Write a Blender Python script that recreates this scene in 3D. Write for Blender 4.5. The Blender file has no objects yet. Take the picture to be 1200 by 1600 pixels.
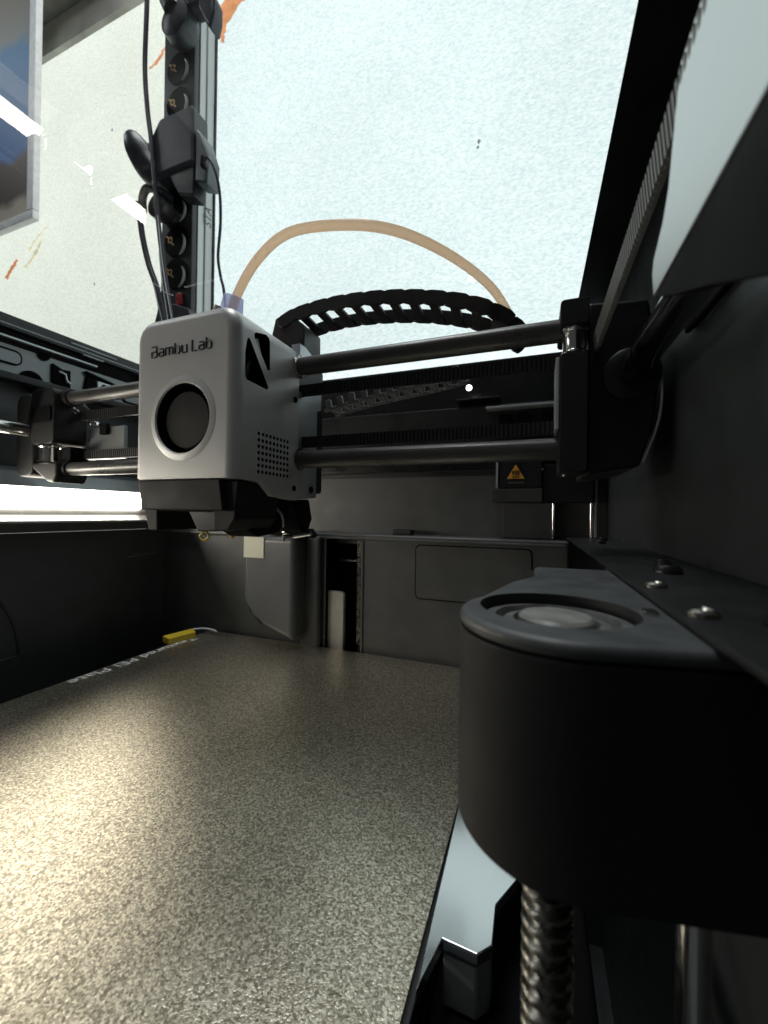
import bpy, bmesh, math, random
from mathutils import Vector, Matrix
random.seed(7)
S = 0.001                      # all dimensions below are written in millimetres
sc = bpy.context.scene
COL = sc.collection

# ------------------------------------------------------------------ camera
cam = bpy.data.cameras.new('camera')
cam_o = bpy.data.objects.new('camera', cam)
COL.objects.link(cam_o)
sc.camera = cam_o
YAW, ROLL, PITCH = math.radians(20.8), math.radians(0.78), math.radians(0.23)
cam_o.matrix_world = (Matrix.Rotation(YAW, 4, 'Z') @ Matrix.Rotation(math.pi / 2 + PITCH, 4, 'X')
                      @ Matrix.Rotation(ROLL, 4, 'Z'))
cam.sensor_fit = 'VERTICAL'
cam.sensor_height = 36.0
cam.sensor_width = 36.0
cam.lens = 36.0 * 620 / 1600
cam.clip_start = 0.002
cam.clip_end = 50
cam.dof.use_dof = True
cam.dof.focus_distance = 0.20
cam.dof.aperture_fstop = 17.0

# ------------------------------------------------------------------ light
sc.view_settings.view_transform = 'Standard'
sc.view_settings.look = 'None'
sc.view_settings.exposure = 0.15
sc.view_settings.gamma = 1.0
sc.view_settings.use_curve_mapping = False
sc.cycles.use_denoising = True
sc.cycles.max_bounces = 10
sc.cycles.sample_clamp_indirect = 6.0
W = bpy.data.worlds.new('World')
sc.world = W
W.use_nodes = True
bg = W.node_tree.nodes['Background']
bg.inputs[0].default_value = (0.90, 0.95, 1.0, 1)      # dim daylight of the room
bg.inputs[1].default_value = 0.05
LED_STRENGTH = 22.0
BLIND_STRENGTH = 1.06

# added, unseen fill lights: one over the printer, one aimed at the picture
def area(name, loc, target, sx, sy, power, col):
    l = bpy.data.lights.new(name, 'AREA')
    l.shape = 'RECTANGLE'; l.size = sx; l.size_y = sy; l.energy = power; l.color = col
    o = bpy.data.objects.new(name, l); COL.objects.link(o)
    o.location = Vector(loc)
    o.rotation_euler = (Vector(target) - Vector(loc)).to_track_quat('-Z', 'Y').to_euler()
    return o
area('added_fill_light', (-0.45, 0.22, 2.2), (-0.3, 0.24, 0.0), 1.2, 0.5, 20.0, (0.96, 0.98, 1.0))
area('added_fill_light', (-2.2, -0.15, 2.0), (-1.4, 0.7, 1.0), 0.9, 0.4, 5.0, (0.96, 0.98, 1.0))

# ------------------------------------------------------------------ materials
def new_mat(name):
    m = bpy.data.materials.new(name); m.use_nodes = True
    nt = m.node_tree
    return m, nt, nt.nodes['Principled BSDF']

def pbr(name, col, rough=0.5, metal=0.0, bump=0.0, scale=900.0, vary=0.12, rvary=0.08, spec=0.5, coat=0.0, smudge=60.0):
    m, nt, b = new_mat(name)
    N, L = nt.nodes, nt.links
    tc = N.new('ShaderNodeTexCoord')
    n1 = N.new('ShaderNodeTexNoise'); n1.inputs['Scale'].default_value = smudge; n1.inputs['Detail'].default_value = 5
    L.new(tc.outputs['Object'], n1.inputs['Vector'])
    mr = N.new('ShaderNodeMapRange'); mr.inputs['From Min'].default_value = 0.3; mr.inputs['From Max'].default_value = 0.7
    mr.inputs['To Min'].default_value = 1 - vary; mr.inputs['To Max'].default_value = 1 + vary
    L.new(n1.outputs['Fac'], mr.inputs['Value'])
    mx = N.new('ShaderNodeMix'); mx.data_type = 'RGBA'; mx.blend_type = 'MULTIPLY'; mx.inputs['Factor'].default_value = 1
    mx.inputs['A'].default_value = (*col, 1)
    L.new(mr.outputs['Result'], mx.inputs['B'])
    L.new(mx.outputs['Result'], b.inputs['Base Color'])
    mr2 = N.new('ShaderNodeMapRange'); mr2.inputs['From Min'].default_value = 0.3; mr2.inputs['From Max'].default_value = 0.7
    mr2.inputs['To Min'].default_value = max(0.02, rough - rvary); mr2.inputs['To Max'].default_value = min(1, rough + rvary)
    L.new(n1.outputs['Fac'], mr2.inputs['Value'])
    L.new(mr2.outputs['Result'], b.inputs['Roughness'])
    b.inputs['Metallic'].default_value = metal
    b.inputs['Specular IOR Level'].default_value = spec
    b.inputs['Coat Weight'].default_value = coat
    if bump > 0:
        n2 = N.new('ShaderNodeTexNoise'); n2.inputs['Scale'].default_value = scale; n2.inputs['Detail'].default_value = 3
        L.new(tc.outputs['Object'], n2.inputs['Vector'])
        bp = N.new('ShaderNodeBump'); bp.inputs['Strength'].default_value = bump; bp.inputs['Distance'].default_value = 0.0002
        L.new(n2.outputs['Fac'], bp.inputs['Height'])
        L.new(bp.outputs['Normal'], b.inputs['Normal'])
    return m

M = {}
M['panel'] = pbr('grey_textured_plastic', (0.082, 0.084, 0.084), 0.48, bump=0.35, scale=1400)
M['chute'] = pbr('smoke_grey_plastic', (0.125, 0.13, 0.133), 0.34, bump=0.2, scale=1400, vary=0.03, rvary=0.03)
M['wall'] = pbr('dark_painted_steel', (0.036, 0.041, 0.042), 0.42, bump=0.25, scale=1500)
M['wall_left'] = pbr('dark_satin_steel', (0.085, 0.092, 0.096), 0.42, bump=0.2, scale=1500)
M['black'] = pbr('black_plastic', (0.012, 0.012, 0.013), 0.45, bump=0.25, scale=1200)
M['deep'] = pbr('matt_black_plastic', (0.0045, 0.0045, 0.0055), 0.8, spec=0.12)
M['fan'] = pbr('fan_black_plastic', (0.014, 0.014, 0.014), 0.6)
M['beam'] = pbr('black_coated_aluminium', (0.010, 0.010, 0.012), 0.32, bump=0.15, scale=1600)
M['cover'] = pbr('black_moulded_plastic', (0.014, 0.0145, 0.015), 0.6, bump=0.35, scale=900, spec=0.35)
M['lit_cover_top'] = pbr('lit_dusty_top_plastic', (0.062, 0.066, 0.069), 0.5, bump=0.35, scale=900, spec=0.7, vary=0.2, smudge=120)  # top coloured lighter than the body to carry the blind's light; mottling is dust
M['cover_ring'] = pbr('dusty_black_plastic', (0.17, 0.17, 0.165), 0.35, bump=0.2, vary=0.4, smudge=220)
M['cap'] = pbr('worn_grey_disc', (0.27, 0.265, 0.25), 0.45, 0.2, bump=0.3, scale=700, vary=0.25, smudge=200)
M['shell'] = pbr('silver_grey_painted_shell', (0.70, 0.70, 0.695), 0.40, 0.25, bump=0.12, scale=2500, vary=0.03, rvary=0.04)
M['sill'] = pbr('grey_sill_plastic', (0.11, 0.11, 0.108), 0.4)
M['duct'] = pbr('dark_grey_plastic', (0.05, 0.05, 0.05), 0.5, bump=0.2, scale=1500)
M['head_duct'] = pbr('charcoal_duct_plastic', (0.020, 0.020, 0.020), 0.6, bump=0.2, scale=1500, spec=0.3)
M['carbon'] = pbr('carbon_rod', (0.075, 0.074, 0.07), 0.34, 0.25, bump=0.15, scale=2000)
M['steel'] = pbr('polished_steel', (0.70, 0.69, 0.66), 0.16, 1.0, vary=0.08, smudge=200)
M['dull_steel'] = pbr('oiled_steel', (0.24, 0.23, 0.205), 0.28, 1.0, bump=0.3, scale=600, vary=0.35, smudge=260)
M['sheet'] = pbr('zinc_sheet', (0.60, 0.63, 0.65), 0.38, 0.6, bump=0.1, vary=0.05)
M['mirror_sheet'] = pbr('bright_sheet_metal', (0.60, 0.63, 0.635), 0.42, 1.0, vary=0.05, rvary=0.03, smudge=45)
M['bracket'] = pbr('bright_bracket_steel', (0.55, 0.57, 0.58), 0.16, 1.0, vary=0.04, rvary=0.03)
M['greyrail'] = pbr('grey_coated_steel', (0.30, 0.32, 0.33), 0.36, 0.3, bump=0.15, vary=0.1)
M['black_steel'] = pbr('black_oxide_steel', (0.26, 0.27, 0.28), 0.18, 1.0, vary=0.1, smudge=200)
M['rubber'] = pbr('black_rubber', (0.028, 0.028, 0.028), 0.5)
M['greyrubber'] = pbr('grey_fabric_belt', (0.17, 0.17, 0.16), 0.55, bump=0.3, scale=1500)
M['chain'] = pbr('black_nylon_chain', (0.022, 0.020, 0.021), 0.42, bump=0.2)
M['chain_grey'] = pbr('grey_nylon_chain', (0.20, 0.20, 0.195), 0.42, bump=0.2)
def mat_tube(name, c1, c2, c3):
    m, nt, b = new_mat(name)
    N, L = nt.nodes, nt.links
    b.inputs['Base Color'].default_value = (*c1, 1); b.inputs['Roughness'].default_value = 0.3
    t = N.new('ShaderNodeBsdfTranslucent'); t.inputs['Color'].default_value = (*c2, 1)
    tr = N.new('ShaderNodeBsdfTransparent'); tr.inputs['Color'].default_value = (*c3, 1)
    m1 = N.new('ShaderNodeMixShader'); m1.inputs[0].default_value = 0.55
    m2 = N.new('ShaderNodeMixShader'); m2.inputs[0].default_value = 0.45
    L.new(b.outputs[0], m1.inputs[1]); L.new(t.outputs[0], m1.inputs[2])
    L.new(m1.outputs[0], m2.inputs[1]); L.new(tr.outputs[0], m2.inputs[2])
    L.new(m2.outputs[0], N['Material Output'].inputs[0])
    return m
M['tan'] = mat_tube('translucent_orange_tube', (0.97, 0.72, 0.53), (0.99, 0.79, 0.61), (0.99, 0.84, 0.70))
M['blue'] = mat_tube('translucent_violet_plastic', (0.62, 0.65, 0.97), (0.74, 0.78, 1.0), (0.80, 0.84, 0.99))
M['ink'] = pbr('black_ink', (0.012, 0.012, 0.013), 0.5)
M['white_ink'] = pbr('white_ink', (0.85, 0.85, 0.83), 0.5, vary=0.1, smudge=300)
M['yellow'] = pbr('yellow_plastic', (0.72, 0.52, 0.04), 0.45, vary=0.06)
M['orange'] = pbr('orange_label', (0.85, 0.42, 0.05), 0.4)
M['sticker'] = pbr('cream_sticker', (0.62, 0.62, 0.50), 0.55, vary=0.05)
M['cream'] = pbr('pale_silicone', (0.55, 0.52, 0.46), 0.45, vary=0.1)
M['alu'] = pbr('brushed_aluminium', (0.70, 0.72, 0.71), 0.35, 0.3, vary=0.04)
M['alu_light'] = pbr('pale_aluminium', (0.88, 0.90, 0.88), 0.4, 0.0, vary=0.03)
M['dark_socket'] = pbr('dusty_black_socket', (0.022, 0.022, 0.026), 0.36, vary=0.5, smudge=90, bump=0.1)
M['plug'] = pbr('dark_grey_plug', (0.045, 0.05, 0.058), 0.4, vary=0.35, smudge=70)
M['shoulder'] = pbr('grey_adapter_plastic', (0.14, 0.155, 0.17), 0.4, vary=0.3, smudge=70)
M['brass'] = pbr('brass_contact', (0.55, 0.36, 0.16), 0.3, 1.0)
M['red'] = pbr('red_switch', (0.55, 0.05, 0.05), 0.3)
M['cable'] = pbr('dark_cable', (0.045, 0.04, 0.055), 0.42)
M['thread'] = pbr('white_filament', (0.75, 0.75, 0.74), 0.35)
M['white_frame'] = pbr('white_frame_paint', (0.82, 0.83, 0.84), 0.5)
M['grey_text'] = pbr('grey_print', (0.10, 0.11, 0.11), 0.5)
M['concrete'] = pbr('stained_concrete', (0.46, 0.44, 0.40), 0.85, bump=0.5, scale=40, vary=0.30, smudge=9)
M['concrete_dark'] = pbr('dark_stained_concrete', (0.26, 0.245, 0.21), 0.85, bump=0.5, scale=40, vary=0.55, smudge=7)

def mat_emit(name, col, strength):
    m, nt, b = new_mat(name)
    b.inputs['Base Color'].default_value = (*col, 1)
    b.inputs['Emission Color'].default_value = (*col, 1)
    b.inputs['Emission Strength'].default_value = strength
    return m
M['led'] = mat_emit('lit_led_diffuser', (1.0, 0.93, 0.79), LED_STRENGTH)
M['dot'] = mat_emit('lit_white_indicator', (1, 1, 1), 3.0)

def mat_plate():
    m, nt, b = new_mat('gold_textured_plate')
    N, L = nt.nodes, nt.links
    tc = N.new('ShaderNodeTexCoord')
    n1 = N.new('ShaderNodeTexNoise'); n1.inputs['Scale'].default_value = 1300; n1.inputs['Detail'].default_value = 3
    n1.inputs['Distortion'].default_value = 0.6
    L.new(tc.outputs['Object'], n1.inputs['Vector'])
    n2 = N.new('ShaderNodeTexNoise'); n2.inputs['Scale'].default_value = 2200; n2.inputs['Detail'].default_value = 3
    L.new(tc.outputs['Object'], n2.inputs['Vector'])
    v = N.new('ShaderNodeTexVoronoi'); v.inputs['Scale'].default_value = 1500
    L.new(tc.outputs['Object'], v.inputs['Vector'])
    ad = N.new('ShaderNodeMath'); ad.operation = 'MULTIPLY_ADD'; ad.inputs[1].default_value = 0.6
    L.new(n2.outputs['Fac'], ad.inputs[0]); L.new(n1.outputs['Fac'], ad.inputs[2])
    bp = N.new('ShaderNodeBump'); bp.inputs['Strength'].default_value = 0.34; bp.inputs['Distance'].default_value = 0.0004
    L.new(ad.outputs[0], bp.inputs['Height']); L.new(bp.outputs['Normal'], b.inputs['Normal'])
    # flakes of the powder coat: small grains lighter and darker than their neighbours
    sv = N.new('ShaderNodeSeparateColor'); L.new(v.outputs['Color'], sv.inputs[0])
    mx = N.new('ShaderNodeMath'); mx.operation = 'MULTIPLY_ADD'; mx.inputs[1].default_value = 0.30
    L.new(sv.outputs[0], mx.inputs[0]); L.new(n1.outputs['Fac'], mx.inputs[2])
    cr = N.new('ShaderNodeValToRGB')
    cr.color_ramp.elements[0].position = 0.46; cr.color_ramp.elements[0].color = (0.26, 0.232, 0.175, 1)
    cr.color_ramp.elements[1].position = 0.86; cr.color_ramp.elements[1].color = (0.95, 0.885, 0.74, 1)
    x = cr.color_ramp.elements.new(0.66); x.color = (0.56, 0.512, 0.405, 1)
    L.new(mx.outputs[0], cr.inputs['Fac']); L.new(cr.outputs['Color'], b.inputs['Base Color'])
    b.inputs['Metallic'].default_value = 0.92
    # handling marks: broad, faint changes of gloss
    n3 = N.new('ShaderNodeTexNoise'); n3.inputs['Scale'].default_value = 22; n3.inputs['Detail'].default_value = 1
    L.new(tc.outputs['Object'], n3.inputs['Vector'])
    rr = N.new('ShaderNodeMapRange'); rr.inputs['From Min'].default_value = 0.3; rr.inputs['From Max'].default_value = 0.7
    rr.inputs['To Min'].default_value = 0.285; rr.inputs['To Max'].default_value = 0.31
    L.new(n3.outputs['Fac'], rr.inputs['Value']); L.new(rr.outputs['Result'], b.inputs['Roughness'])
    return m
M['plate'] = mat_plate()

def mat_blind(name, dark, light, strength):
    m, nt, b = new_mat(name)
    N, L = nt.nodes, nt.links
    g = N.new('ShaderNodeNewGeometry')
    mp = N.new('ShaderNodeMapping'); mp.inputs['Scale'].default_value = (1.0, 1.0, 2.1)
    L.new(g.outputs['Position'], mp.inputs['Vector'])
    n1 = N.new('ShaderNodeTexNoise'); n1.inputs['Scale'].default_value = 115; n1.inputs['Detail'].default_value = 4
    n1.inputs['Roughness'].default_value = 0.65; n1.inputs['Distortion'].default_value = 0.5
    L.new(mp.outputs['Vector'], n1.inputs['Vector'])
    cr = N.new('ShaderNodeValToRGB')
    cr.color_ramp.elements[0].position = 0.34; cr.color_ramp.elements[0].color = (*dark, 1)
    cr.color_ramp.elements[1].position = 0.66; cr.color_ramp.elements[1].color = (*light, 1)
    L.new(n1.outputs['Fac'], cr.inputs['Fac'])
    n2 = N.new('ShaderNodeTexNoise'); n2.inputs['Scale'].default_value = 1.6; n2.inputs['Detail'].default_value = 3
    L.new(g.outputs['Position'], n2.inputs['Vector'])
    mr = N.new('ShaderNodeMapRange'); mr.inputs['From Min'].default_value = 0.3; mr.inputs['From Max'].default_value = 0.7
    mr.inputs['To Min'].default_value = 0.90; mr.inputs['To Max'].default_value = 1.06
    L.new(n2.outputs['Fac'], mr.inputs['Value'])
    mu = N.new('ShaderNodeMix'); mu.data_type = 'RGBA'; mu.blend_type = 'MULTIPLY'; mu.inputs['Factor'].default_value = 1
    L.new(cr.outputs['Color'], mu.inputs['A']); L.new(mr.outputs['Result'], mu.inputs['B'])
    L.new(mu.outputs['Result'], b.inputs['Emission Color'])
    b.inputs['Emission Strength'].default_value = strength
    b.inputs['Base Color'].default_value = (0.05, 0.05, 0.05, 1)
    b.inputs['Roughness'].default_value = 0.9
    b.inputs['Specular IOR Level'].default_value = 0.0
    return m
M['blind'] = mat_blind('backlit_woven_blind', (0.60, 0.735, 0.75), (0.90, 0.98, 0.985), BLIND_STRENGTH)
M['blind_cream'] = mat_blind('backlit_cream_blind', (0.70, 0.755, 0.685), (0.95, 0.97, 0.87), BLIND_STRENGTH * 0.96)
def mat_stain(name, col, s):
    m, nt, b = new_mat(name)
    N, L = nt.nodes, nt.links
    g = N.new('ShaderNodeNewGeometry')
    n = N.new('ShaderNodeTexNoise'); n.inputs['Scale'].default_value = 40; n.inputs['Detail'].default_value = 4
    L.new(g.outputs['Position'], n.inputs['Vector'])
    cr = N.new('ShaderNodeValToRGB')
    cr.color_ramp.elements[0].position = 0.3; cr.color_ramp.elements[0].color = (col[0] * .6, col[1] * .6, col[2] * .6, 1)
    cr.color_ramp.elements[1].position = 0.7; cr.color_ramp.elements[1].color = (*col, 1)
    L.new(n.outputs['Fac'], cr.inputs['Fac'])
    L.new(cr.outputs['Color'], b.inputs['Base Color']); L.new(cr.outputs['Color'], b.inputs['Emission Color'])
    b.inputs['Emission Strength'].default_value = s
    b.inputs['Roughness'].default_value = 0.8
    return m
M['stain'] = mat_stain('backlit_brown_paint', (0.62, 0.26, 0.11), 0.8)
M['stain_pale'] = mat_stain('backlit_ochre_paint', (0.80, 0.74, 0.54), 0.9)
M['speck'] = mat_stain('backlit_dark_speck', (0.22, 0.26, 0.24), 0.8)

def mat_glass():
    m = bpy.data.materials.new('clear_lid_glass'); m.use_nodes = True
    nt = m.node_tree; N, L = nt.nodes, nt.links
    N.clear()
    out = N.new('ShaderNodeOutputMaterial'); mix = N.new('ShaderNodeMixShader')
    tr = N.new('ShaderNodeBsdfTransparent'); gl = N.new('ShaderNodeBsdfGlossy'); fr = N.new('ShaderNodeFresnel')
    tr.inputs['Color'].default_value = (0.97, 0.99, 0.98, 1)
    gl.inputs['Roughness'].default_value = 0.0
    fr.inputs['IOR'].default_value = 1.5
    L.new(fr.outputs[0], mix.inputs[0]); L.new(tr.outputs[0], mix.inputs[1]); L.new(gl.outputs[0], mix.inputs[2])
    L.new(mix.outputs[0], out.inputs[0])
    m2 = bpy.data.materials.new('clear_lid_glass_rear'); m2.use_nodes = True
    N2, L2 = m2.node_tree.nodes, m2.node_tree.links
    N2.clear()
    o2 = N2.new('ShaderNodeOutputMaterial'); t2 = N2.new('ShaderNodeBsdfTransparent')
    t2.inputs['Color'].default_value = (0.98, 0.99, 0.985, 1)
    L2.new(t2.outputs[0], o2.inputs[0])
    return m, m2
M['glass'], M['glass_rear'] = mat_glass()

def mat_picture():
    m, nt, b = new_mat('blue_and_brown_print')
    N, L = nt.nodes, nt.links
    g = N.new('ShaderNodeNewGeometry')
    sx = N.new('ShaderNodeSeparateXYZ'); L.new(g.outputs['Position'], sx.inputs[0])
    n = N.new('ShaderNodeTexNoise'); n.inputs['Scale'].default_value = 9; n.inputs['Detail'].default_value = 6
    L.new(g.outputs['Position'], n.inputs['Vector'])
    ma = N.new('ShaderNodeMath'); ma.operation = 'MULTIPLY_ADD'; ma.inputs[1].default_value = 0.10
    L.new(n.outputs['Fac'], ma.inputs[0]); L.new(sx.outputs['Z'], ma.inputs[2])
    mr = N.new('ShaderNodeMapRange'); mr.inputs['From Min'].default_value = 0.88; mr.inputs['From Max'].default_value = 1.55
    L.new(ma.outputs[0], mr.inputs['Value'])
    cr = N.new('ShaderNodeValToRGB')
    e = cr.color_ramp.elements
    e[0].position = 0.0; e[0].color = (0.62, 0.58, 0.50, 1)
    e[1].position = 1.0; e[1].color = (0.24, 0.225, 0.19, 1)
    for p, c in ((0.10, (0.50, 0.44, 0.36, 1)), (0.14, (0.06, 0.045, 0.035, 1)), (0.31, (0.09, 0.06, 0.05, 1)),
                 (0.34, (0.008, 0.13, 0.40, 1)), (0.80, (0.01, 0.19, 0.42, 1)), (0.86, (0.22, 0.25, 0.25, 1))):
        x = e.new(p); x.color = c
    L.new(mr.outputs['Result'], cr.inputs['Fac']); L.new(cr.outputs['Color'], b.inputs['Base Color'])
    b.inputs['Roughness'].default_value = 0.5
    return m
M['picture'] = mat_picture()

# ------------------------------------------------------------------ mesh helpers
class MB:
    def __init__(self):
        self.v = []; self.f = []
    def add(self, vs, fs):
        n = len(self.v)
        self.v += [Vector(p) for p in vs]
        self.f += [tuple(n + i for i in f) for f in fs]
        return self
    def box(self, x0, x1, y0, y1, z0, z1):
        return self.add([(x0, y0, z0), (x1, y0, z0), (x1, y1, z0), (x0, y1, z0),
                         (x0, y0, z1), (x1, y0, z1), (x1, y1, z1), (x0, y1, z1)],
                        [(3, 2, 1, 0), (4, 5, 6, 7), (0, 1, 5, 4), (1, 2, 6, 5), (2, 3, 7, 6), (3, 0, 4, 7)])
    def obox(self, c, ux, uy, uz, hx, hy, hz):
        c = Vector(c); ux = Vector(ux).normalized() * hx; uy = Vector(uy).normalized() * hy; uz = Vector(uz).normalized() * hz
        pts = [c + a * ux + b * uy + d * uz for d in (-1, 1) for a, b in ((-1, -1), (1, -1), (1, 1), (-1, 1))]
        return self.add(pts, [(3, 2, 1, 0), (4, 5, 6, 7), (0, 1, 5, 4), (1, 2, 6, 5), (2, 3, 7, 6), (3, 0, 4, 7)])
    def cyl(self, p0, p1, r0, r1=None, n=24):
        r1 = r0 if r1 is None else r1
        p0, p1 = Vector(p0), Vector(p1)
        d = (p1 - p0).normalized()
        a = d.orthogonal().normalized(); b = d.cross(a)
        vs = []
        for p, r in ((p0, r0), (p1, r1)):
            for k in range(n):
                t = 2 * math.pi * k / n
                vs.append(p + r * (math.cos(t) * a + math.sin(t) * b))
        fs = [(k, (k + 1) % n, n + (k + 1) % n, n + k) for k in range(n)]
        fs += [tuple(range(n - 1, -1, -1)), tuple(range(n, 2 * n))]
        return self.add(vs, fs)
    def tube(self, path, r, n=10):
        P = [Vector(p) for p in path]
        rr = r if isinstance(r, (list, tuple)) else [r] * len(P)
        vs = []; prev = None
        for i, p in enumerate(P):
            d = (P[min(i + 1, len(P) - 1)] - P[max(i - 1, 0)]).normalized()
            a = d.orthogonal().normalized() if prev is None else (prev - d * prev.dot(d)).normalized()
            prev = a; b = d.cross(a)
            for k in range(n):
                t = 2 * math.pi * k / n
                vs.append(p + rr[i] * (math.cos(t) * a + math.sin(t) * b))
        fs = []
        for i in range(len(P) - 1):
            for k in range(n):
                fs.append((i * n + k, i * n + (k + 1) % n, (i + 1) * n + (k + 1) % n, (i + 1) * n + k))
        fs += [tuple(range(n - 1, -1, -1)), tuple((len(P) - 1) * n + k for k in range(n))]
        return self.add(vs, fs)
    def prism(self, poly, axis, a, b):
        # poly: 2-D outline; axis 'X' -> (y,z), 'Y' -> (x,z), 'Z' -> (x,y)
        def P(p, t):
            return {'X': (t, p[0], p[1]), 'Y': (p[0], t, p[1]), 'Z': (p[0], p[1], t)}[axis]
        n = len(poly)
        vs = [P(p, a) for p in poly] + [P(p, b) for p in poly]
        fs = [tuple(range(n - 1, -1, -1)), tuple(range(n, 2 * n))] + [(i, (i + 1) % n, n + (i + 1) % n, n + i) for i in range(n)]
        return self.add(vs, fs)
    def lathe(self, prof, c, n=48, axis='Z', ang=2 * math.pi, ring=False):
        # prof: (radius, height) list
        c = Vector(c); vs = []
        for r, h in prof:
            for k in range(n):
                t = ang * k / n
                q = {'Z': (r * math.cos(t), r * math.sin(t), h), 'Y': (r * math.cos(t), h, r * math.sin(t)), 'X': (h, r * math.cos(t), r * math.sin(t))}[axis]
                vs.append(c + Vector(q))
        fs = []
        for i in range(len(prof) - 1):
            for k in range(n):
                fs.append((i * n + k, i * n + (k + 1) % n, (i + 1) * n + (k + 1) % n, (i + 1) * n + k))
        if ring:
            q = (len(prof) - 1) * n
            fs += [(q + k, q + (k + 1) % n, (k + 1) % n, k) for k in range(n)]
        else:
            fs += [tuple(range(n)), tuple((len(prof) - 1) * n + k for k in range(n))]
        return self.add(vs, fs)
    def build(self, name, mat, parent=None, bevel=0.0, seg=2, smooth=True, mats=None, label=None):
        me = bpy.data.meshes.new(name)
        me.from_pydata([tuple(p * S) for p in self.v], [], self.f)
        bm = bmesh.new(); bm.from_mesh(me)
        bmesh.ops.recalc_face_normals(bm, faces=bm.faces[:])
        if bevel > 0:
            es = [e for e in bm.edges if len(e.link_faces) == 2 and e.calc_face_angle(0) > math.radians(25)]
            bmesh.ops.bevel(bm, geom=es, offset=bevel * S, segments=seg, affect='EDGES', clamp_overlap=True, profile=0.5)
        bm.to_mesh(me); bm.free()
        o = finish(me, name, mat, parent, smooth, mats, label)
        if bevel > 0 and smooth:
            even_normals(o)
        return o

def even_normals(o):
    wn = o.modifiers.new('even_normals', 'WEIGHTED_NORMAL')
    wn.mode = 'FACE_AREA'; wn.weight = 50; wn.keep_sharp = True

def finish(me, name, mat, parent=None, smooth=True, mats=None, label=None):
    if smooth:
        me.polygons.foreach_set('use_smooth', [True] * len(me.polygons))
        me.set_sharp_from_angle(angle=math.radians(38))
    for m in (mats or [mat]):
        me.materials.append(m)
    o = bpy.data.objects.new(name, me)
    COL.objects.link(o)
    if parent is not None:
        o.parent = parent
    if label: o['label'] = label
    return o

def tag(o, label, cat, group=None, kind=None):
    o['label'] = label; o['category'] = cat
    if group: o['group'] = group
    if kind: o['kind'] = kind
    return o
def thing(name, label, cat, group=None):
    o = bpy.data.objects.new(name, None); COL.objects.link(o)
    o.empty_display_size = 0.02
    return tag(o, label, cat, group)

def boolean(ob, cutters):
    for c in cutters:
        md = ob.modifiers.new('cut', 'BOOLEAN'); md.operation = 'DIFFERENCE'; md.solver = 'EXACT'; md.object = c
        md.material_mode = 'TRANSFER'
    bpy.context.view_layer.update()
    dg = bpy.context.evaluated_depsgraph_get()
    me = bpy.data.meshes.new_from_object(ob.evaluated_get(dg), depsgraph=dg)
    ob.modifiers.clear()
    old = ob.data; ob.data = me
    me.polygons.foreach_set('use_smooth', [True] * len(me.polygons))
    me.set_sharp_from_angle(angle=math.radians(38))
    even_normals(ob)
    for c in cutters:
        bpy.data.objects.remove(c, do_unlink=True)

def text_mesh(name, body, size, mat, parent, mtx, ext=0.15, sx=1.0, align='LEFT'):
    cu = bpy.data.curves.new(name, 'FONT'); cu.body = body; cu.size = size * S; cu.extrude = ext * S; cu.align_x = align
    cu.resolution_u = 3
    t = bpy.data.objects.new(name + '_tmp', cu); COL.objects.link(t)
    bpy.context.view_layer.update()
    dg = bpy.context.evaluated_depsgraph_get()
    me = bpy.data.meshes.new_from_object(t.evaluated_get(dg), depsgraph=dg)
    bpy.data.objects.remove(t, do_unlink=True)
    me.transform(mtx @ Matrix.Diagonal((sx, 1, 1, 1)))
    me.materials.clear()
    me.name = name
    return finish(me, name, mat, parent, smooth=False)

def frame_mtx(o, right, up):
    r = Vector(right).normalized(); u = Vector(up).normalized(); n = r.cross(u)
    m = Matrix(((r.x, u.x, n.x, o[0] * S), (r.y, u.y, n.y, o[1] * S), (r.z, u.z, n.z, o[2] * S), (0, 0, 0, 1)))
    return m

def spline(pts, n=12):
    P = [Vector(p) for p in pts]; out = []
    for i in range(len(P) - 1):
        p0 = P[max(i - 1, 0)]; p1 = P[i]; p2 = P[i + 1]; p3 = P[min(i + 2, len(P) - 1)]
        for k in range(n):
            t = k / n
            out.append(0.5 * ((2 * p1) + (p2 - p0) * t + (2 * p0 - 5 * p1 + 4 * p2 - p3) * t * t + (3 * p1 - p0 - 3 * p2 + p3) * t ** 3))
    out.append(P[-1])
    return out

def rrect(x0, x1, z0, z1, r, n=6):
    pts = []
    for cx, cz, a0 in ((x1 - r, z1 - r, 0), (x0 + r, z1 - r, 90), (x0 + r, z0 + r, 180), (x1 - r, z0 + r, 270)):
        for k in range(n + 1):
            a = math.radians(a0 + 90 * k / n)
            pts.append((cx + r * math.cos(a), cz + r * math.sin(a)))
    return pts

# ================================================================== THE PLACE BEHIND THE PRINTER
wall = MB().box(-3200, 2800, 835, 1050, 1535, 1640).build('wall', M['concrete'], None)
wall['kind'] = 'structure'
MB().box(-3200, 2800, 780, 1050, 1641, 2700).build('lintel', M['concrete_dark'], wall)

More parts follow.
